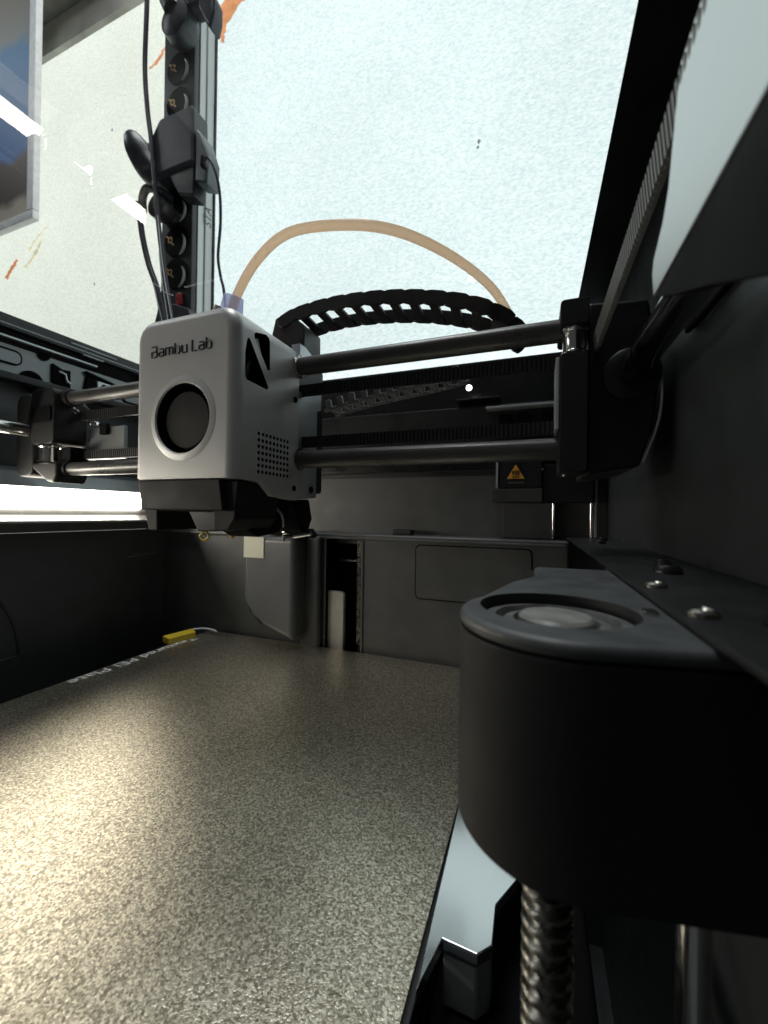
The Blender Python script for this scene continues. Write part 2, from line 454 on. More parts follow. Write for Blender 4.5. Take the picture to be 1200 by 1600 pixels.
blind = thing('window_blind', 'large white woven blind glowing with daylight behind the printer', 'blind')
MB().box(-842, 2600, 850, 853, -600, 1600).build('blind_fabric', M['blind'], blind, smooth=False)  # stretched far right, unseen, to throw more light on the head's side
MB().box(-3000, -843, 850, 853, -600, 1600).build('blind_fabric', M['blind_cream'], blind, smooth=False, label='creamier left width of the blind')
MB().box(-858, -838, 844, 847, -600, 1600).build('blind_hem', M['stain_pale'], blind)
def blob(pts, jitter, y=847.5, t=1.5):
    P = []
    for i in range(len(pts)):
        a, b = pts[i], pts[(i + 1) % len(pts)]
        for k in range(6):
            t_ = k / 6
            P.append((a[0] + (b[0] - a[0]) * t_ + random.uniform(-jitter, jitter), a[1] + (b[1] - a[1]) * t_ + random.uniform(-jitter, jitter)))
    return MB().prism(P, 'Y', y, y + t)
blob([(-845, 1345), (-838, 1325), (-818, 1290), (-808, 1285), (-810, 1310), (-790, 1340), (-755, 1365), (-700, 1400), (-690, 1440), (-760, 1430), (-820, 1390)], 5).build('paint_stain', M['stain'], blind, smooth=False, label='brown paint smear high on the blind')
blob([(-1090, 1320), (-1060, 1335), (-1030, 1362), (-1035, 1340), (-1062, 1322)], 3).build('paint_stain', M['stain'], blind, smooth=False)
blob([(-1800, 835), (-1772, 860), (-1738, 886), (-1728, 880), (-1752, 856), (-1786, 828)], 4).build('paint_stain', M['stain'], blind, smooth=False)
for pts in ([(-1690, 850), (-1650, 872), (-1615, 905), (-1588, 925), (-1592, 912), (-1630, 868), (-1680, 842)], [(-1660, 905), (-1600, 950), (-1560, 968), (-1602, 940), (-1655, 900)]):
    blob(pts, 6).build('paint_stain', M['stain_pale'], blind, smooth=False)
blob([(-394, 374), (-381, 381), (-370, 377), (-382, 370)], 2).build('paint_stain', M['stain'], blind, smooth=False)
for x, z, r in ((-119, 790, 3.5), (-121, 778, 2.5), (-1250, 1190, 3), (-900, 1010, 2), (-1320, 720, 3)):
    blob([(x - r, z), (x, z + r), (x + r, z), (x, z - 2 * r)], 1.2).build('speck', M['speck'], blind, smooth=False)

pic = thing('framed_picture', 'blue and brown picture in a white frame hanging left of the power strip', 'picture')
MB().box(-1860, -1387, 703, 708, 862, 1700).build('print', M['picture'], pic, smooth=False)
MB().box(-1900, -1355, 698, 716, 836, 861).build('frame_rail', M['white_frame'], pic, bevel=3)
MB().box(-1386, -1355, 698, 716, 861.5, 1700).build('frame_stile', M['white_frame'], pic, bevel=3)

# ---- power strip (stands upright behind the printer)
K = 0.827
strip = thing('power_strip', 'upright black power strip with grey aluminium back, standing behind the printer', 'power strip')
X0, X1 = -523.0, -464.0
MB().box(X0, X1, 430, 440, 230, 742).build('socket_face', M['dark_socket'], strip, bevel=2)
MB().box(X0 + 1, X1 + 1, 440.3, 452, 228, 742).build('housing', M['alu'], strip, bevel=1)
MB().box(X0 + 1, X1 + 3, 452.3, 466, 228, 742).build('housing_back', M['alu_light'], strip, bevel=1)
MB().box(X0 + 4, X1 + 5, 466.3, 469, 226, 744).build('back_seam', M['ink'], strip)
for i, z in enumerate((645, 594, 540, 490, 440, 392, 345)):
    cx = -492
    MB().lathe([(22, 428.0), (22, 429.8), (19, 429.8), (18, 429.0), (0.5, 429.0)], (cx, 0, z), axis='Y', n=40).build('socket', M['deep'], strip)
    t = MB().lathe([(4.6, 427.2), (4.6, 428.6), (2.6, 428.6), (2.6, 427.2)], (cx - 10, 0, z + 3), axis='Y', n=20, ring=True)
    t.obox((cx - 10 + 4, 427.9, z - 3), (1, 0, -0.9), (0, 1, 0), (0.9, 0, 1), 4, 0.6, 1.2)
    t.obox((cx - 15, 427.9, z + 8), (1, 0, -0.9), (0, 1, 0), (0.9, 0, 1), 3, 0.6, 1.2)
    t.build('contact', M['brass'], strip)
    arc = []
    for k in range(14):
        a = math.radians(-70 + 120 * k / 13)
        arc.append((cx + 16 * math.cos(a) + 2, 427.6, z - 6 + 17 * math.sin(a)))
    MB().tube(arc, [0.6 + 1.6 * math.sin(math.pi * k / 13) for k in range(14)], 8).build('crescent_highlight', M['alu'], strip)  # pale crescent modelled in place of the highlight on each socket
MB().box(-489, -477, 426, 429.8, 296, 314).build('switch', M['red'], strip, bevel=1.5)
MB().prism([(X0 - 16, 228), (X1 + 26, 228), (X1 + 4, 286), (X1 - 20, 296), (X0 + 6, 296)], 'Y', 421, 475).build('foot', M['plug'], strip, bevel=2)
text_mesh('lettering', 'STA', 17, M['grey_text'], strip, frame_mtx((X1 + 3.3, 462.5, 425), (0, 0, 1), (0, -1, 0)), 0.1)

def plug(name, label, loc, r, length, mat, axis=(0, -1, 0)):
    o = thing(name, label, 'plug')
    p = Vector(loc); d = Vector(axis).normalized()
    b = MB().cyl(p, p + d * length * 0.55, r, r * 0.93, 28).build('plug_body', mat, o, bevel=2.5, seg=3)
    MB().cyl(p + d * (length * 0.55 + 0.3), p + d * length, r * 0.7, r * 0.42, 28).build('grip', mat, o, bevel=2, seg=3)
    return o
_before = set(bpy.data.objects)
ad = thing('power_adapter', 'grey block power adapter plugged into the middle of the power strip', 'adapter')
MB().prism([(-541, 497), (-541, 560), (-526, 580), (-462, 580), (-459, 497)], 'Y', 398, 427).build('adapter_body', M['plug'], ad, bevel=4, seg=3)
MB().prism([(-458.5, 470), (-437, 462), (-435, 500), (-448, 535), (-458.5, 548)], 'Y', 401, 424).build('adapter_shoulder', M['shoulder'], ad, bevel=3, seg=3)
MB().prism([(-512, 496.5), (-460, 496.5), (-462, 452), (-492, 462)], 'Y', 402, 425).build('adapter_tongue', M['dark_socket'], ad, bevel=3)
MB().cyl((-440, 400, 486), (-428, 388, 482), 5.5, 4, 16).build('jack', M['ink'], ad, bevel=1)
p1 = thing('round_plug', 'round black plug sticking out left of the grey power adapter', 'plug')
MB().lathe([(9, 0), (21, 4), (24, 14), (21, 26), (12, 33)], (-560, 405, 545), axis='Y', n=32).build('plug_body', M['plug'], p1)
MB().tube(spline([(-588, 402, 578), (-581, 406, 560), (-570, 416, 538), (-552, 420, 516), (-534, 422, 500)]), [10 + 11 * math.sin(i / 48 * 3.1) for i in range(49)], 14).build('grip', M['plug'], p1)
MB().prism([(-551, 500), (-538, 500), (-530, 478), (-545, 490)], 'Y', 405, 424).build('collar', M['alu'], p1, bevel=2)
p2 = thing('angled_plug', 'angled black plug with a bent cable below the round plug', 'plug')
MB().lathe([(6, 0), (17, 4), (18, 16), (14, 24)], (-543, 404, 464), axis='Y', n=32).build('plug_body', M['dark_socket'], p2)
MB().tube(spline([(-562, 402, 456), (-563, 402, 476), (-553, 402, 487), (-535, 410, 484), (-524, 420, 476)]), [5.5] * 49, 12).build('grip', M['plug'], p2)
p3 = thing('top_plug', 'dusty grey plug at the top end of the power strip', 'plug')
MB().lathe([(8, 0), (25, 5), (27, 20), (22, 30)], (-506, 398, 728), axis='Y', n=32).build('plug_body', M['plug'], p3)
MB().tube(spline([(-509, 404, 740), (-520, 398, 762), (-534, 392, 800)], 10), [13 - 0.3 * i for i in range(21)], 14).build('grip', M['plug'], p3)
p4 = thing('corner_plug', 'dark blue grey plug hooked over the top right corner of the strip', 'plug')
MB().prism([(-492, 778), (-458, 778), (-452, 752), (-460, 732), (-482, 736), (-496, 752)], 'Y', 404, 428).build('plug_body', M['plug'], p4, bevel=5, seg=3)
MB().prism([(-459, 751), (-443, 750), (-431, 726), (-431, 704), (-437, 684), (-447, 698), (-459, 722)], 'Y', 402, 422).build('grip', M['plug'], p4, bevel=4, seg=3)

for o in set(bpy.data.objects) - _before:
    if o.type == 'MESH':
        for v in o.data.vertices:
            v.co.x *= 0.935; v.co.z *= 0.935
def cable(name, label, pts, r, mat, cat='cable', n=10, group=None):
    o = MB().tube(spline(pts, 10), r, n).build(name, mat, None)
    return tag(o, label, cat, group)
cable('power_cable', 'thick dark cable hanging left of the power strip from the top of the picture',
      [(-514, 395, 800), (-515, 395, 710), (-517, 395, 622), (-511, 395, 560), (-502, 395, 510), (-494, 395, 450), (-486, 395, 391), (-473, 395, 320), (-459, 395, 252), (-445, 395, 180), (-438, 396, 60)], 3.1, M['cable'])
cable('plug_cable', 'grey cable curving down from the angled plug',
      [(-524, 392, 430), (-523, 395, 415), (-516, 395, 381), (-503, 395, 340), (-487, 395, 304), (-474, 395, 254), (-462, 395, 180), (-458, 396, 60)], 3.8, M['cable'])
cable('adapter_cable', 'thin black cable drooping right of the power strip from the adapter',
      [(-400, 388, 451), (-390, 388, 446), (-381, 390, 425), (-377.6, 393, 400), (-378, 395, 365), (-381, 395, 325), (-376, 395, 297), (-370, 395, 274), (-362, 395, 200), (-358, 396, 60)], 1.8, M['cable'])
for i, pts in enumerate(([(-482, 390, 400), (-475, 390, 350), (-466, 390, 305), (-450, 390, 240), (-434, 390, 160)],
                         [(-478, 390, 350), (-472, 390, 310), (-462, 390, 262), (-446, 390, 190)],
                         [(-486, 389, 306), (-478, 389, 280), (-466, 389, 245), (-446, 389, 190)],
                         [(-486, 388, 308), (-470, 385, 297), (-456, 384, 286), (-446, 385, 282)])):
    cable('loose_filament', ['long white filament strand running down over the power strip', 'short white filament strand beside the long one', 'white filament strand lying along the grey cable', 'white filament strand crossing below the red switch'][i],
          pts, 0.7, M['thread'], 'filament', 6, 'loose filament strands')

# ================================================================== PRINTER ENCLOSURE
enc = thing('printer_enclosure', 'open black printer enclosure with grey rear panel around the bed', 'printer')
# rear lower panel with slot opening
yb = 330.0
bp = MB().box(-420, 25, yb, yb + 40, -330, -19).build('rear_panel', M['panel'], enc, bevel=2.5, seg=3)
c1 = MB().prism(rrect(-183, -146, -140, -20.8, 4), 'Y', yb - 5, yb + 30).build('cut_a', M['deep'])
boolean(bp, [c1])
MB().prism(rrect(-184.6, -144.4, -142, -19.4, 5) , 'Y', yb - 1.2, yb + 8).build('slot_frame', M['panel'], bp, bevel=0.4)
c1 = MB().prism(rrect(-182.4, -146.6, -150, -21.4, 3.6), 'Y', yb - 9, yb + 12).build('cut_b', M['deep'])
boolean(bp.children[0], [c1])
# ribbed rubber and tongue in the slot
MB().box(-152.5, -149.5, yb + 8, yb + 22, -150, -22).build('slot_strip', M['rubber'], bp)
sl = MB()
for i in range(60):
    sl.box(-153.6, -150.2, yb + 6, yb + 8.2, -148 + i * 2.05, -147 + i * 2.05)
sl.build('ribbed_strip', M['dull_steel'], bp)
MB().prism(rrect(-186, -166, -170, -74, 4), 'Y', yb + 4, yb + 9).build('wiper_tongue', M['cream'], bp, bevel=1.2, seg=3)
MB().box(-180, -151, yb + 20, yb + 22, -47, -45.5).build('slot_wire', M['dull_steel'], bp)
# service hatch: thin raised door with a groove round it
hatch = MB().prism(rrect(-95, -2, -72, -27, 4), 'Y', yb - 0.7, yb + 2).build('service_hatch', M['panel'], enc, bevel=0.3)
MB().prism(rrect(-95.9, -1.1, -72.9, -26.1, 4.6), 'Y', yb - 0.25, yb + 1).build('hatch_gap', M['deep'], hatch)
hl = MB().lathe([(6.5, yb - 0.9), (6.5, yb + 1)], (-2, 0, -49), axis='Y', n=24).build('hatch_hinge', M['panel'], enc, bevel=0.3)
MB().box(-119, -101, 333, 345, -18.8, -14).build('rear_button', M['black'], enc, bevel=1)
MB().box(-420, 22, 326, 329.5, -24, -21.8).build('rear_lip', M['panel'], enc, bevel=0.8)
# upper rear wall
MB().box(-420, 60, 352, 356, -30, 38).build('upper_rear_wall', M['panel'], enc)
MB().box(-420, -30, 349, 351.6, 34, 38.5).build('rear_trim', M['black'], enc, bevel=0.6)
MB().box(-420, 60, 356.5, 375, 38.8, 128).build('rear_beam', M['beam'], enc, bevel=2)
MB().box(-420, 60, 340, 356, 60, 92).build('rear_rail', M['black'], enc, bevel=1.5)
MB().box(-38, 18, 330, 339.5, 86, 88).build('rear_bracket', M['sheet'], enc, bevel=0.4)
for x in (-28, -14, 4):
    MB().box(x, x + 9, 333, 339.6, 72, 82).build('rear_clip', M['deep'], enc, bevel=0.6)
for x0, x1 in ((-262, -212), (-150, -90)):
    MB().box(x0, x1, 337, 339.7, 66, 74).build('rear_recess', M['deep'], enc, bevel=0.6)
MB().lathe([(2.6, 337.5), (2.2, 335.6)], (-53, 0, 107), axis='Y', n=20).build('indicator_light', M['dot'], enc)
MB().box(-64, -28, 338, 356, 97, 98.5).build('camera_shelf', M['black'], enc, bevel=0.5)
MB().cyl((10, 300, 52), (10, 300, 48), 7, 7).build('rear_pulley', M['deep'], enc, bevel=0.5)
# heater housing with label
hh = MB().box(-27.5, 5, 331, 351, 21.4, 60).build('heater_housing', M['black'], enc, bevel=1)
MB().box(-33, 5.5, 329, 351, 10.5, 21).build('heater_base', M['duct'], enc, bevel=0.8)
MB().box(5.8, 41, 333, 351, 10.5, 40).build('side_housing', M['black'], enc, bevel=0.8)
MB().box(-29.6, -28, 330, 340, 22, 45).build('housing_edge', M['sheet'], hh)
MB().prism([(-22.2, 28.2), (-6.6, 28.2), (-13.4, 40.6), (-15.4, 40.6)], 'Y', 330.2, 330.9).build('warning_label', M['ink'], hh)
MB().prism([(-21.0, 29.0), (-7.8, 29.0), (-14.0, 39.8), (-14.8, 39.8)], 'Y', 329.8, 330.1).build('warning_triangle', M['orange'], hh)
sq = MB()
for dx in (-2, 0, 2):
    sq.tube([(-14.4 + dx + 0.5 * math.sin(k * 1.1), 329.6, 31.6 + k * 0.55) for k in range(8)], 0.42, 6)
sq.box(-17.4, -11.4, 329.4, 329.7, 30.0, 30.6)
sq.build('heat_symbol', M['ink'], hh)
MB().box(-20.6, -8.4, 330.5, 330.95, 25.4, 26.6).build('label_strip', M['grey_text'], hh)
MB().box(-25, 14.5, 345, 351.5, -18.6, 10.2).build('duct_panel', M['panel'], enc, bevel=0.5)
for x in (13.8, 40.6):
    MB().cyl((x, 342, -18), (x, 342, 10.2), 1.0, 1.0, 12).build('chrome_rod', M['steel'], enc)
MB().box(42.5, 44.3, 338, 345, -16, 60).build('corner_edge', M['greyrail'], enc, bevel=0.5)
# chute
ch = MB()
prof = [(-258, -22), (-258, -84), (-249, -97), (-236, -106), (-201, -118), (-201, -22)]
ch.prism(prof, 'Y', 305, 329.8)
chute = ch.build('purge_chute', M['chute'], enc, bevel=6, seg=5)
MB().box(-257, -234.5, 304.2, 304.9, -43, -23.5).build('chute_sticker', M['sticker'], chute)
MB().prism([(-262, -84), (-258.5, -84), (-238, -109), (-246, -107), (-259, -96)], 'Y', 316, 329.5).build('chute_gap', M['deep'], chute)
MB().prism([(-206, -128), (-200.4, -22), (-186, -22), (-186, -128)], 'Y', 322, 329.7).build('chute_flank', M['panel'], chute, bevel=3, seg=3)
MB().cyl((-214, 306, -18.5), (-202, 306, -16.5), 2.6, 2.6, 16).build('chute_pin', M['steel'], chute, bevel=0.5)
MB().cyl((-214, 306, -28), (-214, 306, -20), 1.0, 1.0, 10).build('chute_pin', M['steel'], chute)
MB().prism([(-232, -21.5), (-222, -16), (-196, -15), (-190, -21.5)], 'Y', 308, 328).build('wiper_arm', M['deep'], chute, bevel=1)

# left wall and light strip
MB().box(-394, -388, -120, 330, -330, -20).build('left_wall', M['wall_left'], enc)
lw = MB().box(-396, -390, -120, 352, -19.7, 104).build('upper_left_wall', M['wall_left'], enc)
# rounded recess in the lower left wall
arc = []
for k in range(17):
    a = math.radians(90 * k / 16)
    arc.append((-387.7, 130 + 66 * math.sin(a), -118 + 78 * math.cos(a) ))
MB().tube(arc + [(-387.7, 200, -119)], 1.6, 8).build('recess_edge', M['wall_left'], enc)
MB().tube([(-387.7, 60, -126), (-387.7, 196, -118.5)], 1.0, 8).build('recess_edge', M['wall_left'], enc)
MB().tube([(-387.6, 285, -48), (-387.6, 318, -46)], 0.5, 6).build('wall_scratch', M['greyrail'], enc)
led = MB().prism([(-378, 0.8), (-371.5, 0.8), (-371.5, 16.8), (-378, 16.8)], 'Y', -60, 288).build('light_strip', M['led'], enc, bevel=1.5)
MB().prism([(-389.5, 17.4), (-371, 17.4), (-380, 30), (-389.5, 34)], 'Y', -70, 320).build('light_hood', M['greyrail'], enc, bevel=1)
MB().prism([(-389.5, -18), (-366, -18), (-358, -11.4), (-357.6, -9.0), (-362, -8.2), (-372, -5), (-374, 0.2), (-389.5, 0.2)], 'Y', -70, 320).build('light_sill', M['sill'], enc, bevel=0.6)
MB().box(-357.5, -356.3, -70, 320, -10.8, -9.0).build('sill_edge', M['sheet'], enc, bevel=0.3)
# left rail
MB().prism([(-375, 137), (-375, 147.5), (-379, 149), (-402, 149), (-402, 128), (-386, 128), (-380, 137)], 'Y', -120, 372).build('left_beam', M['beam'], enc, bevel=1)
MB().box(-375.8, -374.4, -120, 372, 139.5, 140.6).build('beam_lip', M['greyrail'], enc)
MB().box(-383, -379.5, -120, 248, 131.5, 133.2).build('beam_lip', M['sheet'], enc, bevel=0.3)
rail = MB().box(-390, -386, -120, 352, 104.5, 135).build('left_rail', M['greyrail'], enc)
MB().box(-386, -374, -120, 352, 98, 104).build('rail_shelf', M['black'], enc, bevel=1)
def slot(y0, y1, z0, z1, r, name='rail_slot'):
    o = MB().prism(rrect(y0, y1, z0, z1, r), 'X', -385.9, -384.6).build(name, M['deep'], rail)
    MB().prism(rrect(y0 + 1.6, y1 - 1.2, z0 + 1.2, z1 - 1.8, max(0.5, r - 1.2)), 'X', -384.5, -384.2).build('slot_floor', M['greyrail'], o)
slot(150, 193, 113, 125, 5)
MB().lathe([(4.5, -385.8), (4.5, -384.6)], (0, 208, 128.5), axis='X', n=20).build('rail_hole', M['deep'], rail)
MB().lathe([(8.5, -385.8), (8.5, -384.4), (6.5, -384.4), (6.0, -385.2)], (0, 199.5, 103.8), axis='X', n=28).build('rail_hole', M['deep'], rail)
MB().prism([(214, 124), (214, 108), (228, 104.8), (228, 122), (222, 121)], 'X', -385.8, -383.6).build('rail_clip', M['deep'], rail, bevel=0.4)
MB().tube([(-383, 218, 118), (-382.6, 223, 117), (-382.6, 224, 112), (-382.8, 227, 110)], 1.1, 8).build('rail_clip_tab', M['sheet'], rail)
MB().prism([(240, 126), (266, 122), (266, 120.5), (242, 123)], 'X', -385.8, -382).build('rail_clip', M['deep'], rail)
MB().prism([(242, 122.5), (249, 122), (249, 111), (262, 110), (262, 108), (240, 110)], 'X', -385.8, -383.2).build('rail_clip', M['deep'], rail)
MB().box(-385.8, -382.4, 250, 263, 112, 120).build('rail_clip_tab', M['sheet'], rail, bevel=0.6)
MB().lathe([(2.4, -382.5), (2.4, -381.9)], (0, 256, 116), axis='X', n=16).build('rail_hole', M['deep'], rail)
slot(276, 310, 108, 118, 4)
for y0, y1, z in ((222, 262, 142.5), (232, 250, 136.2)):
    MB().box(-376.5, -374.0, y0, y1, z, z + 1.5).build('beam_vent', M['greyrail'], enc, bevel=0.3)
# right wall, ledge, right beam
MB().box(52, 57, -120, 352, -330, 152).build('right_wall', M['wall'], enc)
ledge = MB().box(22.5, 51.7, -120, 329, -17.3, -16).build('ledge', M['black'], enc, bevel=0.4)
for x, y, r in ((36, 136, 3.6), (39, 152, 2.2), (36, 76, 3.6), (42, 296, 3.0), (36, 262, 3.0)):
    s = MB().lathe([(r, -15.9), (r, -14.8), (r * 0.75, -13.6), (r * 0.3, -13.4)], (x, y, 0), n=24).build('ledge_screw', M['beam'], ledge)
    MB().lathe([(r * 0.34, -13.3), (r * 0.34, -13.0)], (x, y, 0), n=6).build('screw_socket', M['deep'], s)
for x, y in ((26.0, 107), (25.8, 79)):
    MB().lathe([(2.4, -15.9), (2.2, -15.2), (1.5, -14.8), (1.0, -15.3)], (x, y, 0), n=24).build('bright_screw', M['dull_steel'], ledge)
MB().prism([(25.6, 147), (60, 147), (60, 152), (29, 152)], 'Y', -120, 372).build('right_beam', M['beam'], enc, bevel=0.8)
MB().box(-402, 60, 357, 372, 128.5, 136).build('rear_cap', M['beam'], enc, bevel=1)
MB().box(49.5, 51.7, -120, 172, 66, 76).build('right_rail', M['deep'], enc, bevel=1.5)
MB().prism([(-60, 76.3), (79, 76.3), (81.5, 71), (85.2, 60), (88.5, 56), (94.6, 52.4), (95.6, 49.8), (94.4, 44.8), (-60, 44.8)], 'X', 22, 23.4).build('motor_bracket', M['mirror_sheet'], enc, bevel=0.3)
MB().prism([(94.2, 44.5), (82, 38.6), (68, 32.6), (52, 25), (20, 10), (-60, 10), (-60, 44.5)], 'X', 22.2, 26).build('motor_mount', M['deep'], enc, bevel=0.3)
MB().box(26.2, 51.8, -50, 20, 20, 24).build('bracket_tab', M['black'], enc)
MB().box(25.6, 51.6, 346, 351.8, -330, -16.5).build('rear_corner', M['wall'], enc)
MB().box(49, 51.7, -110, 352, 83, 146.6).build('right_liner', M['deep'], enc)
MB().box(-420, 60, -120, 372, -335, -331).build('base_panel', M['wall'], enc)

# ---- glass lid
lid = MB().box(-400, 58, -118, 370, 153, 156.5).build('glass_lid', M['glass'], None, smooth=False, mats=[M['glass'], M['glass_rear']])
for p in lid.data.polygons:
    p.material_index = 0 if p.normal.z < -0.5 else 1
tag(lid, 'clear glass lid lying over the top of the printer', 'lid')

# ================================================================== BED
bed = thing('heated_bed', 'black heated bed carrier under the gold textured plate', 'heated bed')
MB().box(-322, -28.5, 20, 322, -137, -126.2).build('heater_plate', M['black'], bed, bevel=1)
MB().box(-345, -40, 40, 290, -160, -137.5).build('carrier', M['black'], bed, bevel=3)
brk = MB().prism([(-26.4, 96), (-22.5, 109.5), (-13, 109), (-9.4, 112.5), (-9.4, 123.5), (-4, 133), (-4, 185), (-26.5, 185)], 'Z', -121, -117.5).build('mounting_bracket', M['bracket'], bed, bevel=0.4)
for v in brk.data.vertices:
    v.co.z += 0.10 * (v.co.y - 0.110)          # the bracket arm rises towards the rear
MB().prism([(-22.4, 109.6), (-13.2, 109.2), (-10, 112.8), (-10, 118), (-22.4, 118)], 'Z', -136, -121.6).build('bracket_fold', M['greyrail'], bed, bevel=0.8)
MB().box(-28.2, -26.8, 20, 322, -137, -123).build('edge_trim', M['beam'], bed, bevel=0.3)
MB().box(-26.4, 18, 95, 185, -150, -137).build('nut_carrier', M['deep'], bed, bevel=2)
tab = MB().prism([(-331, 280), (-318, 276), (-312, 302), (-325, 310)], 'Z', -125.8, -119.5).build('yellow_tab', M['yellow'], bed, bevel=0.8)
MB().tube(spline([(-325, 309, -121), (-318, 316, -120.5), (-308, 318, -121), (-300, 317, -122)]), 0.9, 8).build('bed_wire', M['thread'], bed)
plate = thing('build_plate', 'gold speckled textured build plate lying on the heated bed', 'build plate')
MB().box(-318, -29.5, 22, 326, -126, -125).build('plate_sheet', M['plate'], plate, bevel=0.2)
text_mesh('plate_lettering', 'Textured PEI Plate', 13.5, M['white_ink'], plate, frame_mtx((-316.0, 300, -124.85), (0, -1, 0), (1, 0, 0)), 0.06, 1.1)
bpy.context.view_layer.update()

# ================================================================== GANTRY
gan = thing('gantry', 'black horizontal gantry with two dark rods carrying the print head', 'gantry')
for z in (81.3, 29.4):
    MB().cyl((-330, 190, z), (14, 190, z), 4.9, 4.9, 32).build('rod', M['carbon'], gan, bevel=0.4)
# right carriage
cr_ = MB().prism(rrect(9.2, 19.5, 18, 67.0, 1.5, 3), 'Y', 178, 200).build('carriage_block', M['cover'], gan, bevel=0.8)
MB().prism(rrect(9.0, 19.7, 78.2, 88.5, 1.5, 3), 'Y', 177, 204).build('carriage_cap', M['cover'], gan, bevel=0.8)
MB().lathe([(4.8, 67.3), (5.4, 68), (4.6, 69), (4.4, 76.6), (5.4, 77.2), (5.4, 78.0)], (14.8, 183.5, 0), n=32).build('pulley', M['steel'], gan)
MB().box(7.6, 9.0, 179, 196, 36, 66).build('carriage_plate', M['sheet'], gan, bevel=0.3)
MB().prism([(20, 17.5), (39.5, 20.5), (44, 36), (45.5, 52), (45.5, 66), (42, 88), (20, 90)], 'Y', 186, 230).build('carriage_body', M['black'], gan, bevel=1.5, seg=3)
MB().cyl((12, 186, 17), (12, 186, 27), 1.4, 1.4, 12).build('carriage_pin', M['steel'], gan)
MB().lathe([(10.5, 186), (10.5, 184.5), (8.5, 183.4), (5.6, 183.4)], (36, 0, 58), axis='Y', n=36).build('bushing', M['beam'], gan)
MB().tube(spline([(45.4, 186, 66), (46.6, 185.4, 52), (45.4, 185, 38), (40.5, 185, 22)]), 0.55, 8).build('sensor_wire', M['greyrail'], gan)
# left carriage
MB().prism(rrect(-369, -348, 24, 86, 8, 5), 'Y', 182, 204).build('carriage_body', M['cover'], gan, bevel=1.5, seg=3)
lb = MB().prism([(-347.5, 30), (-330, 20), (-322, 19), (-319, 24), (-319, 34), (-347.5, 34)], 'Y', 181, 203).build('carriage_foot', M['cover'], gan, bevel=2, seg=3)
MB().prism(rrect(-347.5, -321, 47, 87.5, 5, 4), 'Y', 180, 203).build('carriage_block', M['head_duct'], gan, bevel=1.2, seg=3)
MB().prism(rrect(-344.5, -323, 62.5, 74, 2, 3), 'Y', 178.9, 181).build('carriage_recess', M['deep'], gan, bevel=0.4)
MB().lathe([(7.2, 34.4), (7.2, 35.4), (6.2, 35.6), (6.2, 44.6), (7.2, 45.2), (7.2, 46.4)], (-335, 186, 0), n=32).build('pulley', M['steel'], gan)
MB().box(-326, -314, 187, 200, 34.6, 45.6).build('belt_guide', M['deep'], gan, bevel=1.5)
MB().box(-320.5, -281, 203, 206, 38, 62).build('carriage_plate', M['greyrail'], gan, bevel=0.5)
MB().cyl((-306, 198, 62.3), (-306, 198, 65), 4.0, 3, 20).build('carriage_screw', M['steel'], gan, bevel=0.3)
MB().box(-303, -296, 200, 202.8, 56, 64).build('plate_notch', M['deep'], gan)
for z in (81.3, 29.4):
    MB().cyl((-330, 190, z), (-316, 190, z), 6.6, 6.2, 28).build('rod_socket', M['cover'], gan, bevel=0.6)
for (a, b) in (((-318, 187, 71.5), (-309, 187, 69.3)), ((-309, 186, 72.5), (-304, 186, 70)), ((-298, 186, 73.5), (-293, 186, 70.2))):
    MB().tube([a, b], 0.7, 6).build('spring_leg', M['steel'], gan)

def belt(name, label, p0, p1, h, toothdir, mat):
    p0, p1 = Vector(p0), Vector(p1)
    d = (p1 - p0); n = int(d.length / 2.0); d.normalize()
    t = Vector(toothdir).normalized(); u = d.cross(t)
    b = MB().obox((p0 + p1) / 2, d, t, u, (p1 - p0).length / 2, 0.5, h / 2)
    for i in range(n):
        b.obox(p0 + d * (1 + 2.0 * i) + t * 0.85, d, t, u, 0.52, 0.38, h / 2 - 0.02)
    o = b.build(name, mat, None, smooth=False)
    return tag(o, label, 'belt', 'toothed drive belts')
belt('drive_belt', 'upper black toothed belt below the top gantry rod', (-320, 196, 69.5), (9, 196, 69.8), 6.6, (0, -1, 0), M['rubber'])
belt('drive_belt', 'lower black toothed belt above the bottom gantry rod', (-320, 196, 40.2), (9, 196, 40.0), 6.2, (0, -1, 0), M['rubber'])
belt('drive_belt', 'pale grey toothed belt running along the right top frame', (23.4, 186, 72), (23.2, -60, 72), 6.6, (-1, 0, -0.1), M['greyrubber'])

lr = MB().cyl((36, -110, 58), (36, 187, 58), 5.0, 5.0, 36).build('linear_rod', M['black_steel'], None, bevel=0.3)
tag(lr, 'dark steel rod running forward from the right gantry carriage', 'rod')
lr = MB().cyl((-352, -110, 58), (-352, 180, 58), 5.0, 5.0, 36).build('linear_rod', M['steel'], None, bevel=0.3)
tag(lr, 'steel rod end at the left gantry carriage', 'rod')

# ================================================================== PRINT HEAD
head = thing('print_head', 'silver grey print head with round black fan and perforated side', 'print head')
hb = MB().prism([(140, 15.2), (158, 14.2), (167, 8), (190.5, 6.8), (190.5, 94), (140, 94)], 'X', -187.4, -124)
shell = hb.build('shell', M['shell'], head)
bm = bmesh.new(); bm.from_mesh(shell.data)
def near(a, b): return abs(a - b * S) < 1e-5
es = [e for e in bm.edges if all(near(v.co.z, 94) for v in e.verts) and abs(e.verts[0].co.y - e.verts[1].co.y) > 0.01]
bmesh.ops.bevel(bm, geom=es, offset=11 * S, segments=10, affect='EDGES', profile=0.5, clamp_overlap=True)
es = [e for e in bm.edges if all(near(v.co.y, 140) for v in e.verts) and not all(near(v.co.z, 15.2) for v in e.verts)]
bmesh.ops.bevel(bm, geom=es, offset=5.5 * S, segments=7, affect='EDGES', profile=0.5, clamp_overlap=True)
